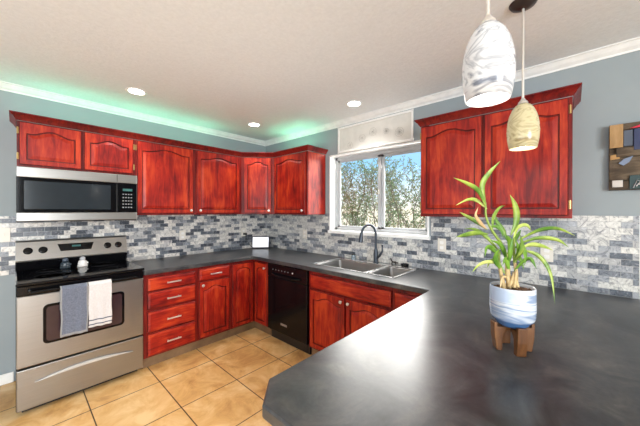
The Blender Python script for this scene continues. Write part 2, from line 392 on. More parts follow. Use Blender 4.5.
# --- uppers on the stove wall
u = thing('upper_cabinet', 'short two-door cherry wall cabinet directly above the microwave', 'cabinet', (-2.548, -G, 1.76), 0, 'cherry wall cabinets')
MB().box(0, .770, -UF, -.0, 0, .352).build('body', FRAME, u, bevel=.002)
door(u, .012, .018, .362, .325, -UF-G, amp=.035, hin='l', fr=.038); door(u, .392, .018, .362, .325, -UF-G, amp=.035, hin='r', fr=.038)
u = thing('upper_cabinet', 'tall cherry wall cabinet right beside the microwave, widest single door', 'cabinet', (-1.776, -G, 1.382), 0, 'cherry wall cabinets')
MB().box(0, .575, -UF, 0, 0, .73).build('body', FRAME, u, bevel=.002)
door(u, .014, .018, .534, .702, -UF-G, knobpos=(.505, .03), hin='l')
u = thing('upper_cabinet', 'tall cherry wall cabinet between the microwave-side one and the angled corner one', 'cabinet', (-1.200, -G, 1.382), 0, 'cherry wall cabinets')
MB().box(0, .589, -UF, 0, 0, .73).build('body', FRAME, u, bevel=.002)
door(u, .016, .018, .534, .702, -UF-G, knobpos=(.03, .03))
# corner
u = thing('corner_upper_cabinet', 'angled cherry wall cabinet set diagonally across the room corner', 'cabinet', (0, 0, 1.382), 0, 'cherry wall cabinets')
MB().prism([(-.610, -G), (-G, -G), (-G, -.610), (-UF, -.610), (-.610, -UF)], 0, .73).build('body', FRAME, u, bevel=.002)
d = (Vector((-UF, -.610))-Vector((-.610, -UF))).length
o = door(u, 0, .018, .345, .702, 0, amp=.035, knobpos=(.315, .03), rz=-pi/4)
c = Vector((-(UF+.610)/2, -(UF+.610)/2)); dx = Vector((1, -1)).normalized(); ny = Vector((-1, -1)).normalized()
q = c-dx*.1725+ny*.0012; o.location = (q.x, q.y, .018)
# B wall
u = thing('upper_cabinet', 'cherry wall cabinet left of the window with its glossy side panel showing', 'cabinet', (-G, -.611, 1.382), -pi/2, 'cherry wall cabinets')
MB().box(0, .599, -UF, 0, 0, .73).build('body', FRAME, u, bevel=.002)
MB().box(.5995, .604, -UF+.012, -.012, .004, .726).build('side_panel', WOOD, u, bevel=.001)
door(u, .024, .018, .552, .702, -UF-G, knobpos=(.522, .03))
u = thing('upper_cabinet', 'two-door cherry wall cabinet right of the window behind the pendants', 'cabinet', (-G, -2.522, 1.382), -pi/2, 'cherry wall cabinets')
MB().box(0, .922, -UF, 0, 0, .73).build('body', FRAME, u, bevel=.002)
door(u, .010, .018, .436, .702, -UF-G, hin='l'); door(u, .462, .018, .442, .702, -UF-G, hin='r')
# cabinet crowns
cp = [(0, 2.106), (.004, 2.106), (.006, 2.113), (.012, 2.120), (.017, 2.132), (.028, 2.142), (.033, 2.150), (.038, 2.153), (.038, 2.161), (0, 2.161)]
CZ = .0085
mb = MB(); sweep([(-2.549, -.002), (-2.549, -UF-.0025), (-.610, -UF-.0025), (-UF-.0025, -.610), (-UF-.0025, -1.2165), (-.002, -1.2165)], [(o_, z_+CZ) for o_, z_ in cp], mb)
tag(mb.build('cabinet_crown_molding', FRAME, smooth=True), 'dark cherry crown molding running along the stove wall cabinets round the corner', 'molding')
mb = MB(); sweep([(-.002, -2.5210), (-UF-.0025, -2.5210), (-UF-.0025, -3.4460), (-.002, -3.4460)], [(o_, z_+CZ) for o_, z_ in cp], mb)
tag(mb.build('cabinet_crown_molding', FRAME, smooth=True), 'dark cherry crown molding on the cabinet right of the window', 'molding')
# LED strips
tag(MB().box(-2.5, -.65, -.18, -.16, 2.122, 2.128).build('led_strip', GREEN), 'green light strip glowing on top of the stove wall cabinets', 'light strip')
tag(MB().box(-.17, -.15, -1.15, -.62, 2.122, 2.128).build('led_strip', GREEN), 'green light strip glowing on top of the cabinet left of the window', 'light strip')

# --- base cabinets
BF, BT, TOE = .612, .852, .10
def toe_board(parent, wd, x0=0): MB().box(x0, wd, -.575, -.56, .001, TOE).build('toe_kick', INTERIOR, parent)
def base(label, loc, rz, wd, x0=0, side_top=BT):
    u = thing('base_cabinet', label, 'cabinet', loc, rz, 'cherry base cabinets')
    mb = MB(); f0 = -BF+.019
    mb.box(x0, wd, -BF, f0, TOE, BT)
    mb.box(x0, x0+.016, f0+.0005, -.0145, TOE, side_top); mb.box(wd-.016, wd, f0+.0005, -.0145, TOE, side_top)
    mb.box(x0, wd, -.014, -.002, TOE, BT); mb.box(x0+.0165, wd-.0165, f0+.0005, -.0145, TOE, TOE+.018)
    mb.build('body', FRAME, u); toe_board(u, wd, x0); return u
DY = -BF-G
u = base('cherry base cabinet of four drawers right beside the stove', (-1.788, -.01, 0), 0, .473)
for z_, h_ in ((.700, .118), (.535, .152), (.328, .185), (.115, .198)): drawer(u, .030, z_, .425, h_, DY)
u = base('cherry base cabinet with one drawer over one arched door', (-1.313, -.01, 0), 0, .371)
drawer(u, .018, .708, .335, .120, DY); door(u, .018, .125, .335, .568, DY, amp=.04, knobpos=(.03, .535), hin=None, fr=.04)
u = thing('corner_base_cabinet', 'cherry corner base cabinet with two narrow doors meeting at an inside corner', 'cabinet', (0, 0, 0), 0, 'cherry base cabinets')
MB().prism([(-.940, -.011), (-.011, -.011), (-.011, -.905), (-.622, -.905), (-.622, -.622), (-.940, -.622)], TOE, BT).build('body', FRAME, u, bevel=.002)
mb = MB(); mb.box(-.940, -.585, -.585, -.570, .001, TOE); mb.box(-.585, -.570, -.905, -.570, .001, TOE); mb.build('toe_kick', INTERIOR, u)
door(u, -.922, .115, .268, .708, -.6235, kind='round', amp=.05, fr=.038)
o = door(u, 0, .115, .235, .708, 0, kind='round', amp=.05, fr=.038, rz=-pi/2, knobpos=(.205, .66)); o.location = (-.6235, -.655, .115)
u = base('wide cherry sink base cabinet with two arched doors under the sink', (-.01, -1.545, 0), -pi/2, .888, 0, .66)
drawer(u, .026, .690, .860, .125, DY, False)
door(u, .026, .120, .420, .550, DY, amp=.04, knobpos=(.388, .515), fr=.04); door(u, .460, .120, .420, .550, DY, amp=.04, knobpos=(.032, .515), fr=.04)
u = base('narrow cherry base cabinet wedged between sink base and peninsula', (-.01, -2.435, 0), -pi/2, .32)
drawer(u, .020, .690, .28, .125, DY, False); door(u, .020, .120, .28, .55, DY, amp=.03, fr=.038)
u = thing('peninsula_cabinet', 'cherry base cabinet run carrying the peninsula counter', 'cabinet', (-2.02, -3.45, 0), 0)
MB().box(0, 2.005, 0, .680, TOE, BT).build('body', FRAME, u, bevel=.002)
MB().box(.04, 2.005, .04, .60, .001, TOE).build('toe_kick', INTERIOR, u)

# ------------------------------------------------------------------ countertop with sink cut-out
def edge_loop(bm, pts): 
    vs = [bm.verts.new((x, y, .853)) for x, y in pts]
    return [bm.edges.new((vs[i], vs[(i+1) % len(vs)])) for i in range(len(vs))]
bm = bmesh.new()
outer = [(-1.790, -.009), (-.0095, -.009), (-.0095, -3.82), (-2.00, -3.82), (-2.10, -3.72), (-2.10, -2.816), (-2.013, -2.732), (-.668, -2.732), (-.668, -.662), (-1.790, -.662)]
hole = [(-.112, -1.515), (-.538, -1.515), (-.538, -2.395), (-.112, -2.395)]
es = edge_loop(bm, outer)+edge_loop(bm, hole)
bmesh.ops.triangle_fill(bm, use_beauty=True, edges=es, use_dissolve=False)
ex = bmesh.ops.extrude_face_region(bm, geom=bm.faces[:]); bmesh.ops.translate(bm, vec=(0, 0, .040), verts=[v_ for v_ in ex['geom'] if isinstance(v_, bmesh.types.BMVert)])
mb = MB(); mb.bm.free(); mb.bm = bm
tag(mb.build('countertop', COUNTER, bevel=.007, seg=3), 'continuous charcoal grey laminate countertop with peninsula', 'countertop')

# ------------------------------------------------------------------ sink, faucet and things by it
s = thing('kitchen_sink', 'double-bowl drop-in sink with bright rim under the window', 'sink', (-.31, -1.95, .893))
def bowl(y0, y1, x0, x1, dep, name):
    bm = bmesh.new(); R = []
    for ins, z_ in ((0, .001), (.008, -.012), (.022, -dep+.02), (.05, -dep)):
        a0_, a1_, b0_, b1_ = x0+ins, x1-ins, y0+ins, y1-ins; rad = .008 if z_ > 0 else .035; pts = []
        for cx_, cy_, st in ((a1_-rad, b1_-rad, 0), (a0_+rad, b1_-rad, 90), (a0_+rad, b0_+rad, 180), (a1_-rad, b0_+rad, 270)):
            for k_ in range(6): an = radians(st+k_*18); pts.append((cx_+rad*cos(an), cy_+rad*sin(an)))
        R.append([bm.verts.new((x, y, z_)) for x, y in pts])
    for a_, b_ in zip(R, R[1:]):
        for i in range(len(a_)): bm.faces.new((a_[i], b_[i], b_[(i+1) % len(a_)], a_[(i+1) % len(a_)]))
    bm.faces.new(R[-1])
    mb = MB(); mb.bm.free(); mb.bm = bm; o = mb.build(name, SINKM, s, smooth=True)
    o.modifiers.new('thick', 'SOLIDIFY').thickness = .0015; return o
bw = bowl(-.166, .425, -.222, .190, .17, 'bowl'); b2 = bowl(-.437, -.190, -.222, .190, .15, 'bowl')
for cy_, dp, par in ((.11, -.168, bw), (-.31, -.148, b2)): MB().lathe([(0, 0), (.022, 0), (.038, .003), (.040, .001), (.040, 0)], c=(0, cy_, dp), seg=20).build('drain', RIM, par, smooth=True)
mb = MB()
for y0, y1, x0, x1 in ((-.455, .443, -.238, -.219), (-.455, .443, .187, .250), (-.455, -.434, -.238, .250), (.422, .443, -.238, .250), (-.192, -.164, -.222, .190)):
    mb.box(x0, x1, y0, y1, .0005, .005)
mb.build('rim', RIM, s, bevel=.0015)
f = thing('kitchen_faucet', 'dark slate gooseneck pull-down faucet behind the sink', 'faucet', (-.085, -1.965, .8985))
MB().lathe([(.030, 0), (.030, .006), (.024, .012), (.022, .05), (.024, .10), (.019, .12), (.017, .14)], seg=20).build('base', DARKBZ, f, smooth=True)
pts = [(0, 0, .13), (0, 0, .22), (0, 0, .29)]
for k_ in range(1, 13):
    a_ = pi*k_/12*.97; rr_ = .085; pts.append((-(rr_-rr_*cos(a_))*.90, (rr_-rr_*cos(a_))*.42, .29+rr_*sin(a_)*1.15))
MB().tube(pts, .0125, 14).build('gooseneck', DARKBZ, f, smooth=True)
e_ = Vector(pts[-1]); MB().tube([e_+Vector((0, 0, .01)), e_+Vector((-.004, .002, -.03)), e_+Vector((-.010, .005, -.085))], [.015, .019, .021], 14).build('spray_head', DARKBZ, f, smooth=True)
MB().tube([(0, -.018, .055), (-.005, -.045, .075), (0, -.075, .125), (.01, -.07, .175)], [.013, .012, .010, .007], 12).ball((.008, -.07, .18), .011).build('lever_handle', DARKBZ, f, smooth=True)
j = thing('glass_jar', 'small dark lidded glass jar behind the left end of the sink', 'jar', (-.045, -1.66, .893))
MB().lathe([(.018, 0), (.024, .004), (.026, .03), (.022, .048), (.018, .05)], seg=20).build('glass', CLEARG, j, smooth=True)
MB().lathe([(.024, .0505), (.024, .060), (.010, .064), (0, .065)], seg=20).build('lid', BLACKP, j, smooth=True)
h_ = MB(); h_.tube([(0, .022, .030), (0, 0, .028), (0, -.020, .032)], [.007, .009, .008], 10)
h_.tube([(0, .022, .034), (0, .030, .050), (0, .034, .058)], [.007, .005, .004], 8); h_.tube([(0, .032, .060), (0, .048, .052)], [.006, .004], 8); h_.tube([(0, -.024, .034), (0, -.036, .030), (0, -.040, .014)], [.003, .004, .001], 6)
for x_, y_ in ((-.005, .02), (.005, .022), (-.005, -.018), (.005, -.02)): h_.tube([(x_, y_, .028), (x_*1.2, y_+.004, .014), (x_*1.2, y_, 0)], [.004, .003, .003], 6)
o = h_.build('horse_figurine', flat('dark_bronze_figurine', (.04, .032, .028), .35, .4), smooth=True); o.location = (-.04, -2.145, .893); tag(o, 'tiny dark animal figurine behind the sink right of the faucet', 'figurine')
o = MB().lathe([(0, .004), (.026, .004), (.030, .012), (.034, .030), (.037, .030), (.034, .008), (.028, 0), (0, 0)], seg=24).build('soap_dish', BLACK, smooth=True); o.location = (-.055, -2.265, .893)
tag(o, 'small round black dish behind the right corner of the sink', 'dish')

# ------------------------------------------------------------------ dishwasher
d = thing('dishwasher', 'black built-in dishwasher between the corner and sink cabinets', 'dishwasher', (-.012, -.909, 0), -pi/2)
MB().box(0, .602, -.600, 0, .09, .850).build('body', BLACKP, d)
MB().box(.004, .626, -.632, -.601, .115, .700).build('door', BLACK, d, bevel=.006)
cpn = MB().box(.004, .626, -.634, -.601, .703, .845).build('control_panel', BLACK, d, bevel=.006)
GB = flat('grey_button', (.16, .16, .17), .3)
for i in range(6): MB().lathe([(.006, 0), (.006, -.003), (0, -.004)], c=(.10+.050*i, -.6345, .785), seg=10, axis='y').build('button', GB, cpn)
MB().lathe([(.008, 0), (.008, -.003), (0, -.004)], c=(.42, -.6345, .785), seg=12, axis='y').build('indicator', flat('pale_indicator', (.7, .7, .72), .3), cpn)
hp = [(.09+.45*k_/12, -.640-.030*sin(pi*k_/12)**.6, .738-.010*sin(pi*k_/12)) for k_ in range(13)]
MB().tube(hp, .010, 10).build('handle', BLACK, d, smooth=True)
MB().box(.23, .33, -.6345, -.6325, .205, .228).build('badge', flat('silver_badge', (.35, .34, .33), .4, .6), d, bevel=.001)
MB().box(.01, .62, -.580, -.560, .002, .088).build('kick_plate', BLACKP, d)

# ------------------------------------------------------------------ stove
st = thing('electric_range', 'stainless steel freestanding electric range with black glass cooktop', 'stove', (-2.556, -.012, 0))
W_ = .762
MB().box(.002, W_-.002, -.600, 0, .03, .905).build('body', BLACK, st, bevel=.003)
MB().box(.03, W_-.03, -.57, -.03, 0, .0295).build('plinth', BLACKP, st)
ck = MB().box(-.0, W_, -.668, -.0, .9055, .925).build('cooktop', BLACKG, st, bevel=.008, seg=3)
RINGM = flat('grey_burner_print', (.07, .07, .075), .12)
for x_, y_, r_ in ((.20, -.19, .085), (.56, -.19, .105), (.20, -.47, .11), (.56, -.47, .085)):
    MB().lathe([(r_, 0), (r_, .0006), (r_-.004, .0006), (r_-.004, 0)], c=(x_, y_, .9252), seg=40).lathe([(r_*.6, 0), (r_*.6, .0006), (r_*.6-.003, .0006), (r_*.6-.003, 0)], c=(x_, y_, .9252), seg=40).build('burner_ring', RINGM, ck)
dr = MB().box(.004, W_-.004, -.645, -.601, .338, .832).build('oven_door', STEEL, st, bevel=.006)
MB().box(.004, W_-.004, -.648, -.601, .834, .902).build('front_panel', BLACK, st, bevel=.006)
OVG = flat('smoked_oven_glass', (.045, .025, .028), .10, 0, .6)
def rrect(x0, x1, z0, z1, r_): 
    out = []
    for cx_, cz_, a_ in ((x1-r_, z1-r_, 0), (x0+r_, z1-r_, 90), (x0+r_, z0+r_, 180), (x1-r_, z0+r_, 270)):
        for k_ in range(6): an = radians(a_+k_*18); out.append((cx_+r_*cos(an), cz_+r_*sin(an)))
    return out
MB().prism(rrect(.133, .618, .470, .752, .03), -.6485, -.6455, mapf=lambda a, b, c_: (a, c_, b)).build('window', BLACKG, dr)
MB().prism(rrect(.150, .601, .487, .735, .022), -.6500, -.6490, mapf=lambda a, b, c_: (a, c_, b)).build('inner_glass', OVG, dr)
mb = MB(); mb.tube([(.06, -.700, .862), (W_-.06, -.700, .862)], .011, 12)
for x_ in (.07, W_-.07): mb.tube([(x_, -.648, .862), (x_, -.700, .862)], .009, 10)
mb.build('handle', BLACK, st, smooth=True)
dw = MB().box(.004, W_-.004, -.645, -.601, .045, .325).build('storage_drawer', STEEL, st, bevel=.006)
pts = []; n_ = 16
for i in range(n_+1): t_ = i/n_; pts.append((.09+.59*t_, .222+.038*sin(pi*t_)))
for i in range(n_, -1, -1): t_ = i/n_; pts.append((.09+.59*t_, .2215+.016*sin(pi*t_)))
MB().prism(pts[:n_+1]+pts[n_+2:-1], -.660, -.6455, mapf=lambda a, b, c_: (a, c_, b)).build('drawer_grip', flat('bright_grip_steel', (.52, .52, .51), .35, .3), dw, bevel=.002)
MB().prism([(0, .926), (-.075, .926), (-.100, 1.000), (0, 1.000)], .0, W_, mapf=lambda a, b, c_: (c_, a, b)).build('lower_guard', BLACK, st)
pn = MB().prism([(0, 1.001), (-.105, 1.001), (-.108, 1.012), (-.070, 1.160), (-.055, 1.172), (0, 1.172)], .0, W_, mapf=lambda a, b, c_: (c_, a, b)).build('control_panel', STEEL, st, bevel=.003)
ang = math.atan2(.038, .148)
def onpanel(x, z): return (x, -.108+(z-1.012)*.038/.148-.0006, z)
mb = MB(); 
dsp = MB().prism([(-.125, .030), (.125, .030), (.105, -.034), (-.105, -.034)], 0, .002, mapf=lambda a, b, c_: (a, -c_, b)).build('display', BLACKG, pn, loc=onpanel(.375, 1.100), rot=(-ang, 0, 0))
MB().box(-.03, .03, -.003, -.0022, -.002, .014).build('clock_digits', CLOCK, dsp)
for x_ in (.071, .160, .605, .690):
    k_ = MB().lathe([(.029, 0), (.029, -.004), (.024, -.007), (.022, -.026), (0, -.028)], seg=20, axis='y').box(-.004, .004, -.034, -.024, -.022, .022).build('knob', BLACKG, pn, smooth=True, loc=onpanel(x_, 1.088), rot=(-ang, 0, 0))
# towels over the handle
def towel(name, label, x0, x1, drop, mats, stripes, seed):
    bm = bmesh.new(); rnd = random.Random(seed); nx, L = 18, 40; back = .16
    path = []
    yb, yf_ = -.012-.684, -.012-.7165
    path = [(yb+.0005, .862-back+.02*i/1.0*0+back*i/12) for i in range(13)]
    for k_ in range(1, 8): a_ = pi*k_/8; path.append((-.712+.0155*cos(a_), .862+.0155*sin(a_)))
    for i in range(L+1): path.append((yf_-.012, .862-drop*i/L))
    path = [(min(y, y), z_) for y, z_ in path]
    rows = []
    for j_, (y, z_) in enumerate(path):
        down = max(0, .862-z_)/drop if j_ > 18 else 0
        row = []
        for i in range(nx+1):
            t_ = i/nx; y_ = y-(.004*sin(t_*9+seed)+.004*sin(t_*17+seed*2))*down*1.0 if j_ > 18 else y
            row.append(bm.verts.new((x0+(x1-x0)*t_+(.003*sin(z_*30+seed))*down, y_, z_-(.003*t_*down))))
        rows.append(row)
    for ja, (a_, b_) in enumerate(zip(rows, rows[1:])):
        for i in range(nx):
            f_ = bm.faces.new((a_[i], a_[i+1], b_[i+1], b_[i])); z_ = path[ja][1]; dd = (.862-z_) if ja > 18 else 0
            f_.material_index = 1 if any(s0 <= dd <= s1 for s0, s1 in stripes) or (len(mats) > 2 and (i in (0, nx-1))) else 0
    mb = MB(); mb.bm.free(); mb.bm = bm
    o = mb.build(name, mats[:2], smooth='all'); md = o.modifiers.new('thick', 'SOLIDIFY'); md.thickness = .003; md.offset = 0
    tag(o, label, 'towel')
TG = flat('grey_terry_cloth', (.13, .145, .19), .9, nscale=120, noise_amt=.25); TB = flat('pale_grey_hem', (.26, .26, .26), .9)
TW = flat('white_cotton_cloth', (.60, .57, .56), .9, nscale=120, noise_amt=.08); TN = flat('navy_stripe', (.06, .07, .11), .9)
towel('dish_towel', 'grey terry dish towel hanging on the oven handle', -2.338, -2.185, .345, [TG, TB, 1], [(.325, .35)], 1.)
towel('dish_towel', 'white dish towel with thin dark stripes hanging on the oven handle', -2.182, -2.040, .325, [TW, TN], [(.268, .276), (.285, .292), (.300, .303)], 2.3)
# shakers
def shaker(label, loc, m1, m2, name):
    t_ = thing(name, label, 'shaker', loc, .3, 'small shakers on the cooktop')
    MB().lathe([(.030, 0), (.032, .006), (.028, .014), (.024, .030), (.026, .042), (.020, .052), (.012, .056)], seg=20).ball((-.022, -.008, .028), .011).ball((.022, -.008, .028), .011).build('body', m1, t_, smooth=True); t_.scale = (1.2, 1.2, 1)
    MB().ball((0, 0, .068), .018, (1, 1, .95)).ball((0, 0, .084), .010, (1.1, 1.1, .5)).build('head', m2, t_, smooth=True)
SH = flat('white_glazed_ceramic', (.85, .83, .80), .15)
shaker('white ceramic figure-shaped shaker at the back of the cooktop', (-2.148, -.185, .9262), SH, flat('greyish_ceramic', (.45, .45, .46), .2), 'salt_shaker')
shaker('dark glossy figure-shaped shaker at the back of the cooktop', (-2.262, -.180, .9262), flat('dark_blue_glaze', (.03, .045, .06), .12), flat('dark_blue_glaze_top', (.08, .10, .13), .12), 'pepper_shaker')
# ------------------------------------------------------------------ microwave
m = thing('microwave', 'stainless and black over-the-range microwave above the stove', 'microwave', (-2.551, -.012, 1.336))
MB().box(0, .773, -.350, 0, 0, .420).build('body', BLACKP, m, bevel=.002)
fd = MB().box(.0, .618, -.376, -.351, .075, .340).build('door', BLACKG, m, bevel=.003)
MGL = flat('grey_mesh_glass', (.018, .024, .030), .12, 0, .4)
MB().prism(rrect(.040, .570, .100, .315, .004), -.3775, -.3768, mapf=lambda a, b, c_: (a, c_, b)).build('window', MGL, fd)
cpn = MB().box(.620, .773, -.376, -.351, .075, .340).build('control_panel', BLACKG, m, bevel=.003)
MB().box(.660, .735, -.3775, -.3768, .270, .292).build('clock_display', CLOCK, cpn)
KEY = flat('grey_key_print', (.22, .22, .23), .4)
mb = MB()
for r_ in range(5):
    for c_ in range(4): mb.box(.658+.021*c_, .670+.021*c_, -.3775, -.3768, .235-.030*r_, .245-.030*r_)
mb.build('keypad', KEY, cpn)
MB().box(0, .773, -.380, -.351, .342, .420).build('top_band', STEEL, m, bevel=.004)
MB().box(0, .773, -.380, -.351, .008, .073).build('bottom_band', STEEL, m, bevel=.004)
MB().box(.615, .619, -.3815, -.3805, .350, .415).build('door_seam', BLACKP, m)

# ------------------------------------------------------------------ outlets and switches
def outlet(loc, rz, label, kind='outlet', wd=.072, group='wall outlets in the backsplash'):
    t_ = thing('wall_outlet' if kind == 'outlet' else 'light_switch', label, 'outlet' if kind == 'outlet' else 'switch', loc, rz, group)
    MB().box(-wd/2, wd/2, -.006, 0, -.058, .058).build('cover_plate', WHITEP, t_, bevel=.002)
    if kind == 'outlet':
        for z_ in (-.022, .022): MB().prism(rrect(-.016, .016, z_-.014, z_+.014, .008), -.0085, -.0062, mapf=lambda a, b, c_: (a, c_, b)).box(-.007, -.005, -.0092, -.0086, z_-.004, z_+.006).box(.005, .007, -.0092, -.0086, z_-.004, z_+.006).build('socket', [SH], t_)
    else:
        for x_ in (-.023, .023): MB().box(x_-.005, x_+.005, -.014, -.0062, -.011, .011).build('toggle', WHITEP, t_, bevel=.001)
    return t_
outlet((-1.216, -.0085, 1.135), 0, 'white outlet on the stove wall under the wall cabinets nearest the stove')
outlet((-.387, -.0085, 1.125), 0, 'white outlet by the room corner with a black plug above the screen')
outlet((-.0085, -.86, 1.125), -pi/2, 'cream outlet on the window wall under the corner wall cabinets')
outlet((-.0085, -2.59, 1.125), -pi/2, 'cream outlet left of the plant, below the right cabinet')
outlet((-.0085, -3.31, 1.125), -pi/2, 'white outlet behind the plant leaves below the right cabinet')
outlet((-2.642, -.0085, 1.225), 0, 'double white toggle switch plate left of the stove', 'switch', .118, None)
o = MB().box(-.018, .018, -.045, 0, -.014, .014).tube([(0, -.03, -.012), (.01, -.03, -.06), (.06, -.03, -.15), (.12, -.05, -.22)], .003, 6).build('power_plug', BLACKP, bevel=.002)
o.location = (-.380, -.0180, 1.103); tag(o, 'black power plug and cord in the outlet behind the screen', 'plug')
# tablet
t_ = thing('tablet_screen', 'small white-lit tablet screen standing in the counter corner', 'screen', (-.215, -.175, .8935), -pi/4+.05)
MB().box(-.122, .122, -.012, 0, .006, .172).build('bezel', BLACKP, t_, bevel=.004, rot=(-.20, 0, 0))
MB().box(-.110, .110, -.0135, -.0125, .018, .160).build('display', SCREEN, t_, rot=(-.20, 0, 0))
MB().prism([(-.012, .006), (.055, .006), (.060, .0), (-.020, .0)], -.06, .06, mapf=lambda a, b, c_: (c_, a, b)).build('stand', BLACKP, t_, bevel=.002)

# ------------------------------------------------------------------ sign over the window
s = thing('wall_sign', 'long white framed plaque with five line-drawn flowers above window', 'plaque', (-.002, -1.874, 2.095), -pi/2)
MB().box(-.450, .450, -.012, 0, .0, .292).build('board', flat('white_plaque_board', (.68, .66, .61), .6), s)
mb = MB(); 
for a in ((-.455, .455, 0, .022), (-.455, .455, .275, .297), (-.455, -.437, 0, .297), (.437, .455, 0, .297)): mb.box(a[0], a[1], -.024, -.0122, a[2], a[3])
mb.build('frame', flat('white_plaque_frame', (.84, .83, .80), .5), s, bevel=.003)
INK = flat('grey_ink_line', (.30, .28, .25), .6)
for k_, (y_, z_, r_) in enumerate(((-1.59, 2.169, .026), (-1.75, 2.22, .030), (-1.884, 2.263, .032), (-2.042, 2.240, .032), (-2.184, 2.205, .034))):
    cx_, cz_ = -(y_+1.874), z_-2.095; r_ *= 1.3; mb = MB(); nb_ = 6+k_
    if k_ != 3: mb.tube([(cx_+r_*cos(2*pi*i/24), -.0135, cz_+r_*sin(2*pi*i/24)) for i in range(25)], .0009, 5)
    for i in range(nb_):
        a0_ = 2*pi*i/nb_
        mb.tube([(cx_+.8*r_*(sin(pi*j_/8)*cos(a0_)*.9+.28*sin(2*pi*j_/8)*-sin(a0_)), -.0135, cz_+.8*r_*(sin(pi*j_/8)*sin(a0_)*.9+.28*sin(2*pi*j_/8)*cos(a0_))) for j_ in range(9)], .0006, 4)
    mb.ball((cx_, -.0135, cz_), .005, (1, .3, 1), seg=8)
    mb.build('flower_drawing', INK, s)

# ------------------------------------------------------------------ wall art on the right
a = thing('wall_art', 'dark collage of wooden boards and painted blocks hung at right', 'wall art', (-.002, -3.615, 1.557), -pi/2)
OLD = wood('weathered_brown_board', (.03, .02, .012), (.075, .05, .03), (.15, .11, .07), True, .6, 0)
LW = wood('light_pine', (.30, .17, .07), (.38, .23, .10), (.46, .29, .14), False, .55, 0)
MB().box(0, .60, -.020, 0, 0, .405).build('backing', OLD, a, bevel=.002)
for z0, z1, th in ((.0, .055, .034), (.060, .200, .030), (.205, .262, .038), (.370, .408, .036)): MB().box(.0 if z0 != .205 else .03, .60, -th, -.021, z0, z1).build('board', OLD, a, bevel=.002)
MB().box(.0, .058, -.048, -.0385, .262, .405).build('pine_block', LW, a, bevel=.002)
MB().box(.060, .10, -.034, -.0205, .268, .365).build('slate_block', flat('slate_paint', (.07, .085, .12), .5), a, bevel=.002)
MB().box(.102, .34, -.040, -.0205, .240, .368).build('navy_block', flat('navy_paint', (.02, .03, .09), .45), a, bevel=.002)
MB().prism([(.085, .372), (.12, .385), (.17, .400), (.36, .404), (.36, .372)], -.046, -.0365, mapf=lambda x, z, c_: (x, c_, z)).build('red_block', flat('crimson_paint', (.62, .012, .05), .45), a, bevel=.001)
MB().prism([(.04, .165), (.062, .19), (.10, .205), (.085, .170), (.06, .150)], -.040, -.0305, mapf=lambda x, z, c_: (x, c_, z)).build('silver_chip', flat('blue_silver_paint', (.16, .19, .26), .3, .5), a)
MB().prism([(.005, .19), (.045, .195), (.040, .225), (.005, .218)], -.036, -.0305, mapf=lambda x, z, c_: (x, c_, z)).build('amber_chip', flat('amber_paint', (.42, .22, .06), .4), a)
MB().box(.012, .058, -.044, -.0345, .018, .060).build('pale_tile', flat('pale_tile_paint', (.55, .50, .46), .5), a, bevel=.002)
MB().box(.085, .34, -.040, -.0345, .004, .088).build('teal_block', flat('dark_teal_paint', (.008, .035, .035), .35), a, bevel=.002)
mb = MB()
for i in range(5): mb.tube([(.10+.012*i, -.046, .010+.01*i), (.115+.018*i, -.050, .055), (.16+.02*i, -.046, .030-.004*i)], .0028, 6)
mb.build('wire_scribble', flat('silver_wire', (.6, .6, .62), .3, .8), a)
MB().tube([(.13, -.046, .03), (.15, -.049, .006), (.20, -.046, -.012), (.30, -.047, -.02)], .003, 8).build('wire_loop', NICKEL, a)

# ------------------------------------------------------------------ ceiling downlights
for i, (x_, y_, lb) in enumerate(((-1.845, -.635, 'recessed downlight above the stove side, leftmost'), (-.624, -.612, 'recessed downlight near the room corner, the middle one'), (-.350, -1.88, 'recessed downlight in front of the window, rightmost'))):
    t_ = thing('recessed_light', lb+' of the three', 'ceiling light', (x_, y_, H), 0, 'recessed ceiling lights')
    MB().lathe([(.080, -.0005), (.082, -.004), (.078, -.007), (.062, -.004), (.060, -.0005)], seg=32).build('trim_ring', WHITE, t_, smooth=True)
    MB().lathe([(.058, -.001), (.058, -.003), (0, -.003)], seg=32).build('lens', CAN, t_)
    l = bpy.data.lights.new('downlight', 'SPOT'); l.energy = 38; l.spot_size = radians(125); l.spot_blend = 1; l.shadow_soft_size = .055; l.color = (1, .97, .93)
    lo = bpy.data.objects.new('downlight_lamp', l); COL.objects.link(lo); lo.parent = t_; lo.location = (0, 0, -.012)
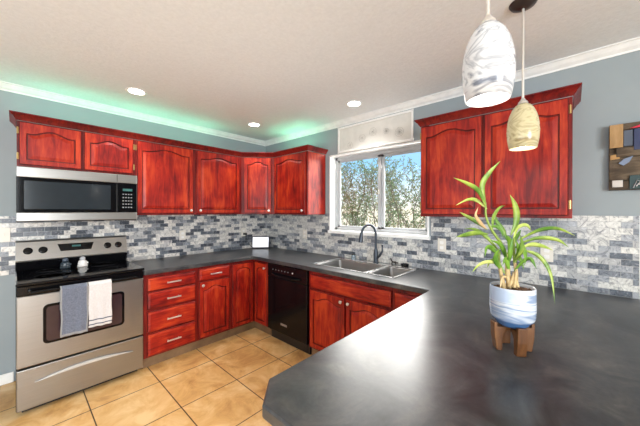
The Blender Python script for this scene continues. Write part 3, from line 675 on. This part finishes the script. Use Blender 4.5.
# ------------------------------------------------------------------ pendants
for (x_, y_, zb, sm, pw, lb) in ((-1.615, -3.258, 1.752, SHADE1, 3, 'bright white swirled glass pendant lamp, nearer to the camera'), (-.850, -3.260, 1.737, SHADE2, 1.5, 'amber swirled glass pendant lamp, farther over the peninsula')):
    t_ = thing('pendant_lamp', lb, 'lamp', (x_, y_, zb), 0, 'pendant lamps over the peninsula')
    prof = [(.0, .222), (.018, .221), (.032, .214), (.046, .195), (.058, .165), (.066, .125), (.0685, .085), (.066, .045), (.058, .0), (.0545, .0), (.062, .045), (.0645, .085), (.062, .125), (.054, .163), (.042, .192), (.028, .210), (.0, .216)]
    prof = [(r_*1.0, h) for r_, h in prof]
    MB().lathe(prof, seg=40).build('lamp_shade', sm, t_, smooth='all')
    MB().lathe([(.0, .250), (.008, .250), (.012, .240), (.020, .232), (.022, .2225), (0, .2225)], seg=20).build('cap', NICKEL, t_, smooth=True)
    MB().tube([(0, 0, .245), (0, 0, H-zb-.02)], .0055, 10).build('stem', NICKEL, t_, smooth=True)
    MB().lathe([(0, H-zb-.030), (.02, H-zb-.028), (.052, H-zb-.014), (.060, H-zb-.001), (0, H-zb-.001)], seg=32).build('canopy', flat('dark_bronze_canopy', (.06, .045, .04), .35, .6), t_, smooth=True)
    MB().ball((0, 0, .10), .028, (1, 1, 1.2)).tube([(0, 0, .13), (0, 0, .205)], .013, 10).build('bulb', BULB, t_, smooth=True)
    l = bpy.data.lights.new('bulb_light', 'POINT'); l.energy = pw; l.shadow_soft_size = .03; l.color = (1, .93, .82)
    lo = bpy.data.objects.new('bulb_lamp', l); COL.objects.link(lo); lo.parent = t_; lo.location = (0, 0, .02)

# ------------------------------------------------------------------ plant on its stand
PB = Vector((-1.264, -3.273, .8935))
vf = Vector((sin(yaw), cos(yaw), 0)); ang0 = math.atan2(-1.05, -.35)
st = thing('plant_stand', 'small brown wooden four-legged stand under the potted plant', 'plant stand', PB, radians(35))
SW = wood('acacia_wood', (.06, .022, .008), (.11, .042, .013), (.19, .08, .026), False, .45, .1)
mb = MB(); mb.box(-.030, .030, -.015, .015, .074, .0885); mb.box(-.015, .015, -.030, .030, .074, .0885); mb.build('cross_bar', SW, st, bevel=.003)
for k_ in range(4):
    mb = MB(); 
    mb.prism([(.043, .0), (.062, .0), (.070, .05), (.072, .105), (.0600, .105), (.0600, .0895), (.012, .0895), (.012, .078), (.030, .072), (.040, .055)], -.017, .017, mapf=lambda a, b, c_: (a, c_, b))
    mb.build('leg', SW, st, bevel=.002, rot=(0, 0, k_*pi/2))
pt = thing('potted_plant', 'leafy green cane plant in a white and blue marbled pot', 'plant', PB+Vector((0, 0, .0905)), 0)
POT, n, p = new_mat('marbled_white_blue_glaze')
v = mapping(n, (2, 2, 13), rot=(-.45, .45, 0)); a_ = noise(n, v, 1.1, 4, .45, .7)
r = ramp(n, a_.outputs[0], [(.36, (.50, .54, .60)), (.44, (.60, .62, .65)), (.49, (.22, .29, .42)), (.53, (.60, .62, .65)), (.60, (.40, .47, .60))])
tcx = N(n, 'ShaderNodeTexCoord'); sp = N(n, 'ShaderNodeSeparateXYZ'); n.links.new(tcx.outputs['Object'], sp.inputs[0])
ma = N(n, 'ShaderNodeMath', operation='MULTIPLY_ADD'); ma.inputs[1].default_value = .05; n.links.new(a_.outputs[0], ma.inputs[0]); n.links.new(sp.outputs['Z'], ma.inputs[2])
r3 = ramp(n, ma.outputs[0], [(.054, (1, 1, 1)), (.062, (0, 0, 0))]); mx = N(n, 'ShaderNodeMix', data_type='RGBA'); n.links.new(r3.outputs[0], mx.inputs[0]); n.links.new(r.outputs[0], mx.inputs[6]); mx.inputs[7].default_value = (.06, .14, .30, 1)
n.links.new(mx.outputs[2], p.inputs['Base Color']); p.inputs['Roughness'].default_value = .18
MB().lathe([(0, 0), (.034, 0), (.046, .004), (.0560, .014), (.0590, .022), (.0680, .028), (.0735, .040), (.0755, .075), (.0745, .150), (.0725, .153), (.0700, .150), (.0700, .136), (0, .136)], seg=48).build('pot', POT, pt, smooth=True)
SOIL = flat('dark_soil', (.10, .055, .03), .95, nscale=90, noise_amt=.6)
mb = MB(); mb.lathe([(.0695, .1365), (.0695, .139), (.05, .142), (0, .144)], seg=32)
for i in range(40): a1_, r1_ = random.random()*6.28, .062*random.random()**.5; mb.ball((r1_*cos(a1_), r1_*sin(a1_), .141), random.uniform(.003, .007), seg=6)
mb.build('soil', SOIL, pt, smooth=True)
OFF = Vector((0, 0, -.0905))
CANE = flat('beige_cane', (.50, .36, .17), .6, nscale=40, noise_amt=.35); CANEG = flat('green_cane', (.22, .30, .05), .5)
S3 = [[(-0.006, 0.008, 0.229), (-0.012, 0.014, 0.29), (-0.014, 0.016, 0.348), (-0.028, 0.032, 0.405), (-0.052, 0.058, 0.456), (-0.067, 0.075, 0.507), (-0.069, 0.077, 0.565)],
      [(0.008, -0.008, 0.229), (0.011, -0.011, 0.29), (0.006, -0.005, 0.362), (0.005, -0.005, 0.427)],
      [(-0.02, 0.023, 0.231), (-0.027, 0.031, 0.282), (-0.033, 0.038, 0.333), (-0.032, 0.036, 0.376)]]
def cat(pts, n_=24):
    P = [Vector(p_) for p_ in pts]; P = [2*P[0]-P[1]]+P+[2*P[-1]-P[-2]]; out = []
    for i in range(1, len(P)-2):
        for k_ in range(n_):
            t_ = k_/n_; a_, b_, c_, d_ = P[i-1:i+3]
            out.append(.5*((2*b_)+(c_-a_)*t_+(2*a_-5*b_+4*c_-d_)*t_**2+(3*b_-a_-3*c_+d_)*t_**3))
    out.append(P[-2]); return out
for k_, s_ in enumerate(S3):
    c_ = [p_+OFF for p_ in cat(s_, 5)]; n_ = len(c_); half = n_//2+1
    MB().tube(c_[:half], [.0085-.003*i/half for i in range(half)], 10).build('cane', CANE, pt, smooth=True)
    MB().tube(c_[half-1:], [.0058-.003*i/(n_-half+1) for i in range(n_-half+1)], 10).build('stem', CANEG, pt, smooth=True)
for i in range(7):
    a1_ = i*.9; MB().tube([(.018*cos(a1_), .018*sin(a1_), .150), (.013*cos(a1_+.4), .013*sin(a1_+.4), .172), (.015*cos(a1_+.9), .015*sin(a1_+.9), .205+.01*(i % 3))], [.007, .006, .002], 8).build('sheath', CANE, pt, smooth=True)
def leafmat(name, c0, c1):
    m, n, p = new_mat(name); v = mapping(n, rnd=True); a_ = noise(n, v, 14, 3)
    r = ramp(n, a_.outputs[0], [(.35, c0), (.65, c1)]); n.links.new(r.outputs[0], p.inputs['Base Color']); p.inputs['Roughness'].default_value = .35
    p.inputs['Subsurface Weight'].default_value = .0; p.inputs['Specular IOR Level'].default_value = .4; return m
LM = [leafmat('leaf_green', (.08, .18, .02), (.34, .42, .07)), leafmat('dry_leaf', (.45, .28, .12), (.62, .47, .26)), leafmat('yellow_green_leaf', (.34, .46, .06), (.62, .66, .20)), leafmat('deep_green_leaf', (.06, .16, .02), (.20, .36, .04))]
LEAVES = [
    ([(-0.069, 0.077, 0.55), (-0.088, 0.083, 0.629), (-0.081, 0.06, 0.678), (-0.067, 0.03, 0.719)],0.02,0),
    ([(-0.067, 0.075, 0.547), (-0.105, 0.092, 0.607), (-0.153, 0.119, 0.634), (-0.206, 0.153, 0.654)],0.015,0),
    ([(-0.065, 0.073, 0.54), (-0.073, 0.106, 0.573), (-0.079, 0.138, 0.576), (-0.094, 0.178, 0.554)],0.012,2),
    ([(-0.065, 0.072, 0.46), (-0.074, 0.112, 0.492), (-0.077, 0.145, 0.513), (-0.073, 0.17, 0.528)],0.014,0),
    ([(-0.062, 0.069, 0.442), (-0.118, 0.101, 0.447), (-0.169, 0.127, 0.441), (-0.209, 0.142, 0.437)],0.018,0),
    ([(-0.067, 0.075, 0.463), (-0.089, 0.089, 0.485), (-0.109, 0.101, 0.514), (-0.111, 0.093, 0.547)],0.012,1),
    ([(-0.052, 0.058, 0.453), (-0.032, 0.056, 0.507), (-0.002, 0.042, 0.543), (0.029, 0.028, 0.554)],0.014,0),
    ([(-0.003, 0.005, 0.437), (0.005, -0.014, 0.493), (-0.007, -0.011, 0.55), (-0.03, 0.004, 0.593)],0.024,0),
    ([(-0.011, 0.013, 0.413), (-0.011, 0.028, 0.456), (-0.016, 0.049, 0.492), (-0.011, 0.057, 0.529)],0.016,0),
    ([(0.003, -0.003, 0.427), (0.037, -0.015, 0.467), (0.08, -0.037, 0.475), (0.113, -0.049, 0.45)],0.015,2),
    ([(0.016, -0.017, 0.42), (0.082, -0.075, 0.456), (0.145, -0.128, 0.463), (0.203, -0.178, 0.435)],0.015,0),
    ([(0.019, -0.02, 0.406), (0.044, -0.077, 0.429), (0.066, -0.131, 0.424), (0.067, -0.162, 0.399)],0.015,0),
    ([(0.021, -0.022, 0.388), (0.08, -0.052, 0.399), (0.139, -0.083, 0.39), (0.197, -0.112, 0.371)],0.017,2),
    ([(0.021, -0.022, 0.384), (0.049, -0.077, 0.361), (0.058, -0.112, 0.297), (0.047, -0.125, 0.188)],0.014,0),
    ([(-0.028, 0.031, 0.326), (-0.081, 0.065, 0.337), (-0.124, 0.087, 0.328), (-0.159, 0.102, 0.305)],0.014,2),
    ([(-0.033, 0.037, 0.376), (-0.048, 0.078, 0.43), (-0.059, 0.115, 0.458), (-0.071, 0.153, 0.46)],0.013,0),
    ([(0.006, -0.006, 0.388), (-0.001, -0.028, 0.397), (-0.014, -0.043, 0.368), (-0.041, -0.043, 0.333)],0.02,3),
    ([(-0.032, 0.037, 0.355), (-0.064, 0.056, 0.389), (-0.088, 0.068, 0.391), (-0.105, 0.072, 0.36)],0.018,3),
    ([(-0.013, 0.015, 0.333), (-0.04, 0.02, 0.379), (-0.072, 0.03, 0.409), (-0.115, 0.053, 0.425)],0.016,3),
    ([(-0.006, 0.008, 0.348), (0.02, -0.001, 0.404), (0.052, -0.016, 0.44), (0.073, -0.02, 0.458)],0.022,3),
    ([(-0.013, 0.015, 0.348), (-0.019, 0.002, 0.39), (-0.038, 0.004, 0.423), (-0.066, 0.014, 0.445)],0.02,3),
    ([(-0.028, 0.031, 0.304), (-0.059, 0.041, 0.336), (-0.08, 0.04, 0.367), (-0.09, 0.026, 0.395)],0.018,3),
    ([(0.007, -0.006, 0.333), (-0.004, -0.019, 0.358), (-0.024, -0.023, 0.393), (-0.051, -0.017, 0.425)],0.017,3),
    ([(-0.004, 0.006, 0.290), (-0.035, 0.010, 0.335), (-0.050, 0.015, 0.350), (-0.070, 0.020, 0.330)],0.018,3),
    ([(0.004, -0.006, 0.300), (0.000, -0.040, 0.345), (-0.004, -0.060, 0.350), (-0.008, -0.075, 0.320)],0.018,3),
    ([(-0.02, 0.02, 0.290), (-0.030, 0.045, 0.330), (-0.030, 0.065, 0.335), (-0.030, 0.080, 0.305)],0.017,0),
    ([(0.006, -0.004, 0.310), (0.040, -0.010, 0.345), (0.055, -0.020, 0.340), (0.065, -0.030, 0.300)],0.018,3),
    ([(-0.012, 0.012, 0.320), (-0.045, 0.000, 0.360), (-0.055, -0.005, 0.400), (-0.050, -0.010, 0.440)],0.016,3),
    ([(0.002, -0.004, 0.330), (-0.020, -0.030, 0.375), (-0.030, -0.035, 0.410), (-0.045, -0.030, 0.445)],0.018,0),
    ([(-0.010, 0.012, 0.270), (-0.040, 0.020, 0.280), (-0.055, 0.025, 0.265), (-0.060, 0.030, 0.235)],0.012,1),
    ([(-0.057, 0.064, 0.471), (-0.051, 0.043, 0.471), (-0.051, 0.028, 0.458), (-0.058, 0.021, 0.43)],0.012,3),
]
for pts, wd, mi in LEAVES:
    c_ = [p_+OFF for p_ in cat(pts, 8)]; n_ = len(c_); bm = bmesh.new(); rows = []
    for i, p_ in enumerate(c_):
        t_ = (c_[min(i+1, n_-1)]-c_[max(i-1, 0)]).normalized(); side = t_.cross(vf*.8+Vector((0, 0, .25)))
        side = side.normalized(); nn = side.cross(t_).normalized(); s_ = i/(n_-1)
        w_ = wd*.5*max(.03, (min(1, s_/.35)**.7)*(1-max(0, (s_-.45)/.55)**1.6))+.0012*(1-s_)
        rows.append([bm.verts.new(p_+side*w_*k_+nn*(.28*w_*abs(k_))) for k_ in (-1, -.5, 0, .5, 1)])
    for a1_, b1_ in zip(rows, rows[1:]):
        for i in range(4): bm.faces.new((a1_[i], a1_[i+1], b1_[i+1], b1_[i]))
    mb = MB(); mb.bm.free(); mb.bm = bm; o = mb.build('leaf', LM[mi], pt, smooth='all'); o.modifiers.new('thick', 'SOLIDIFY').thickness = .0007

# ------------------------------------------------------------------ outside the window
S(MB().box(.16, 9, -6, 8, -.35, -.30).build('ground', flat('pale_gravel', (.55, .47, .34), .95, nscale=20, noise_amt=.3)))
tr = thing('garden_tree', 'slender-branched leafy olive-green tree growing outside the kitchen window', 'tree', (1.55, -1.05, -.30))
bk_ = flat('brown_branch', (.26, .17, .09), .9); TL = [leafmat('olive_leaf', (.16, .28, .07), (.50, .56, .24)), leafmat('golden_leaf', (.50, .38, .12), (.75, .62, .30))]
rnd = random.Random(3); mb = MB(); lf = MB()
def leafquad(p_, d_, L_, w_, mi):
    d_ = d_.normalized(); s_ = d_.cross(Vector((rnd.uniform(-.3, .3)-1, rnd.uniform(-.3, .3), .2))).normalized()
    a_ = [lf.bm.verts.new(x) for x in (p_, p_+d_*L_*.5+s_*w_, p_+d_*L_, p_+d_*L_*.5-s_*w_)]
    f_ = lf.bm.faces.new(a_); f_.material_index = mi
for i in range(38):
    y0 = -1.15+2.3*(i+.5)/38+rnd.uniform(-.06, .06); x0 = rnd.uniform(-.35, .5); z0 = rnd.uniform(1.05, 1.35)
    pts = [Vector((x0*.3, y0*.25, .15)), Vector((x0*.8, y0*.8, .8)), Vector((x0, y0, z0))]; d_ = Vector((rnd.uniform(-.1, .1), rnd.uniform(-.35, .35), 1)).normalized()
    for k_ in range(9):
        d_ = (d_+Vector((rnd.uniform(-.15, .15), rnd.uniform(-.4, .4), rnd.uniform(-.1, .25)))).normalized(); pts.append(pts[-1]+d_*.15)
    n_ = len(pts); mb.tube(pts, [.011*(1-.75*q_/n_) for q_ in range(n_)], 5)
    for q_ in range(2, n_):
        for _ in range(3):
            dd = Vector((rnd.uniform(-.5, .5), rnd.uniform(-1, 1), rnd.uniform(-.2, 1))).normalized(); p0 = pts[q_]; tw = [p0+dd*.05*j_+Vector((0, 0, .01*j_*j_*.3)) for j_ in range(5)]
            mb.tube(tw, .0022, 3)
            for j_ in range(1, 5):
                for _2 in range(2): leafquad(tw[j_], Vector((rnd.uniform(-.6, .6), rnd.uniform(-1, 1), rnd.uniform(-.6, 1))), rnd.uniform(.035, .06), .008, 1 if rnd.random() < .3 else 0)
mb.tube([(0, 0, 0), (.02, .01, .2), (0, 0, .35)], [.05, .04, .03], 10)
mb.build('branches', bk_, tr); lf.build('foliage', TL, tr)
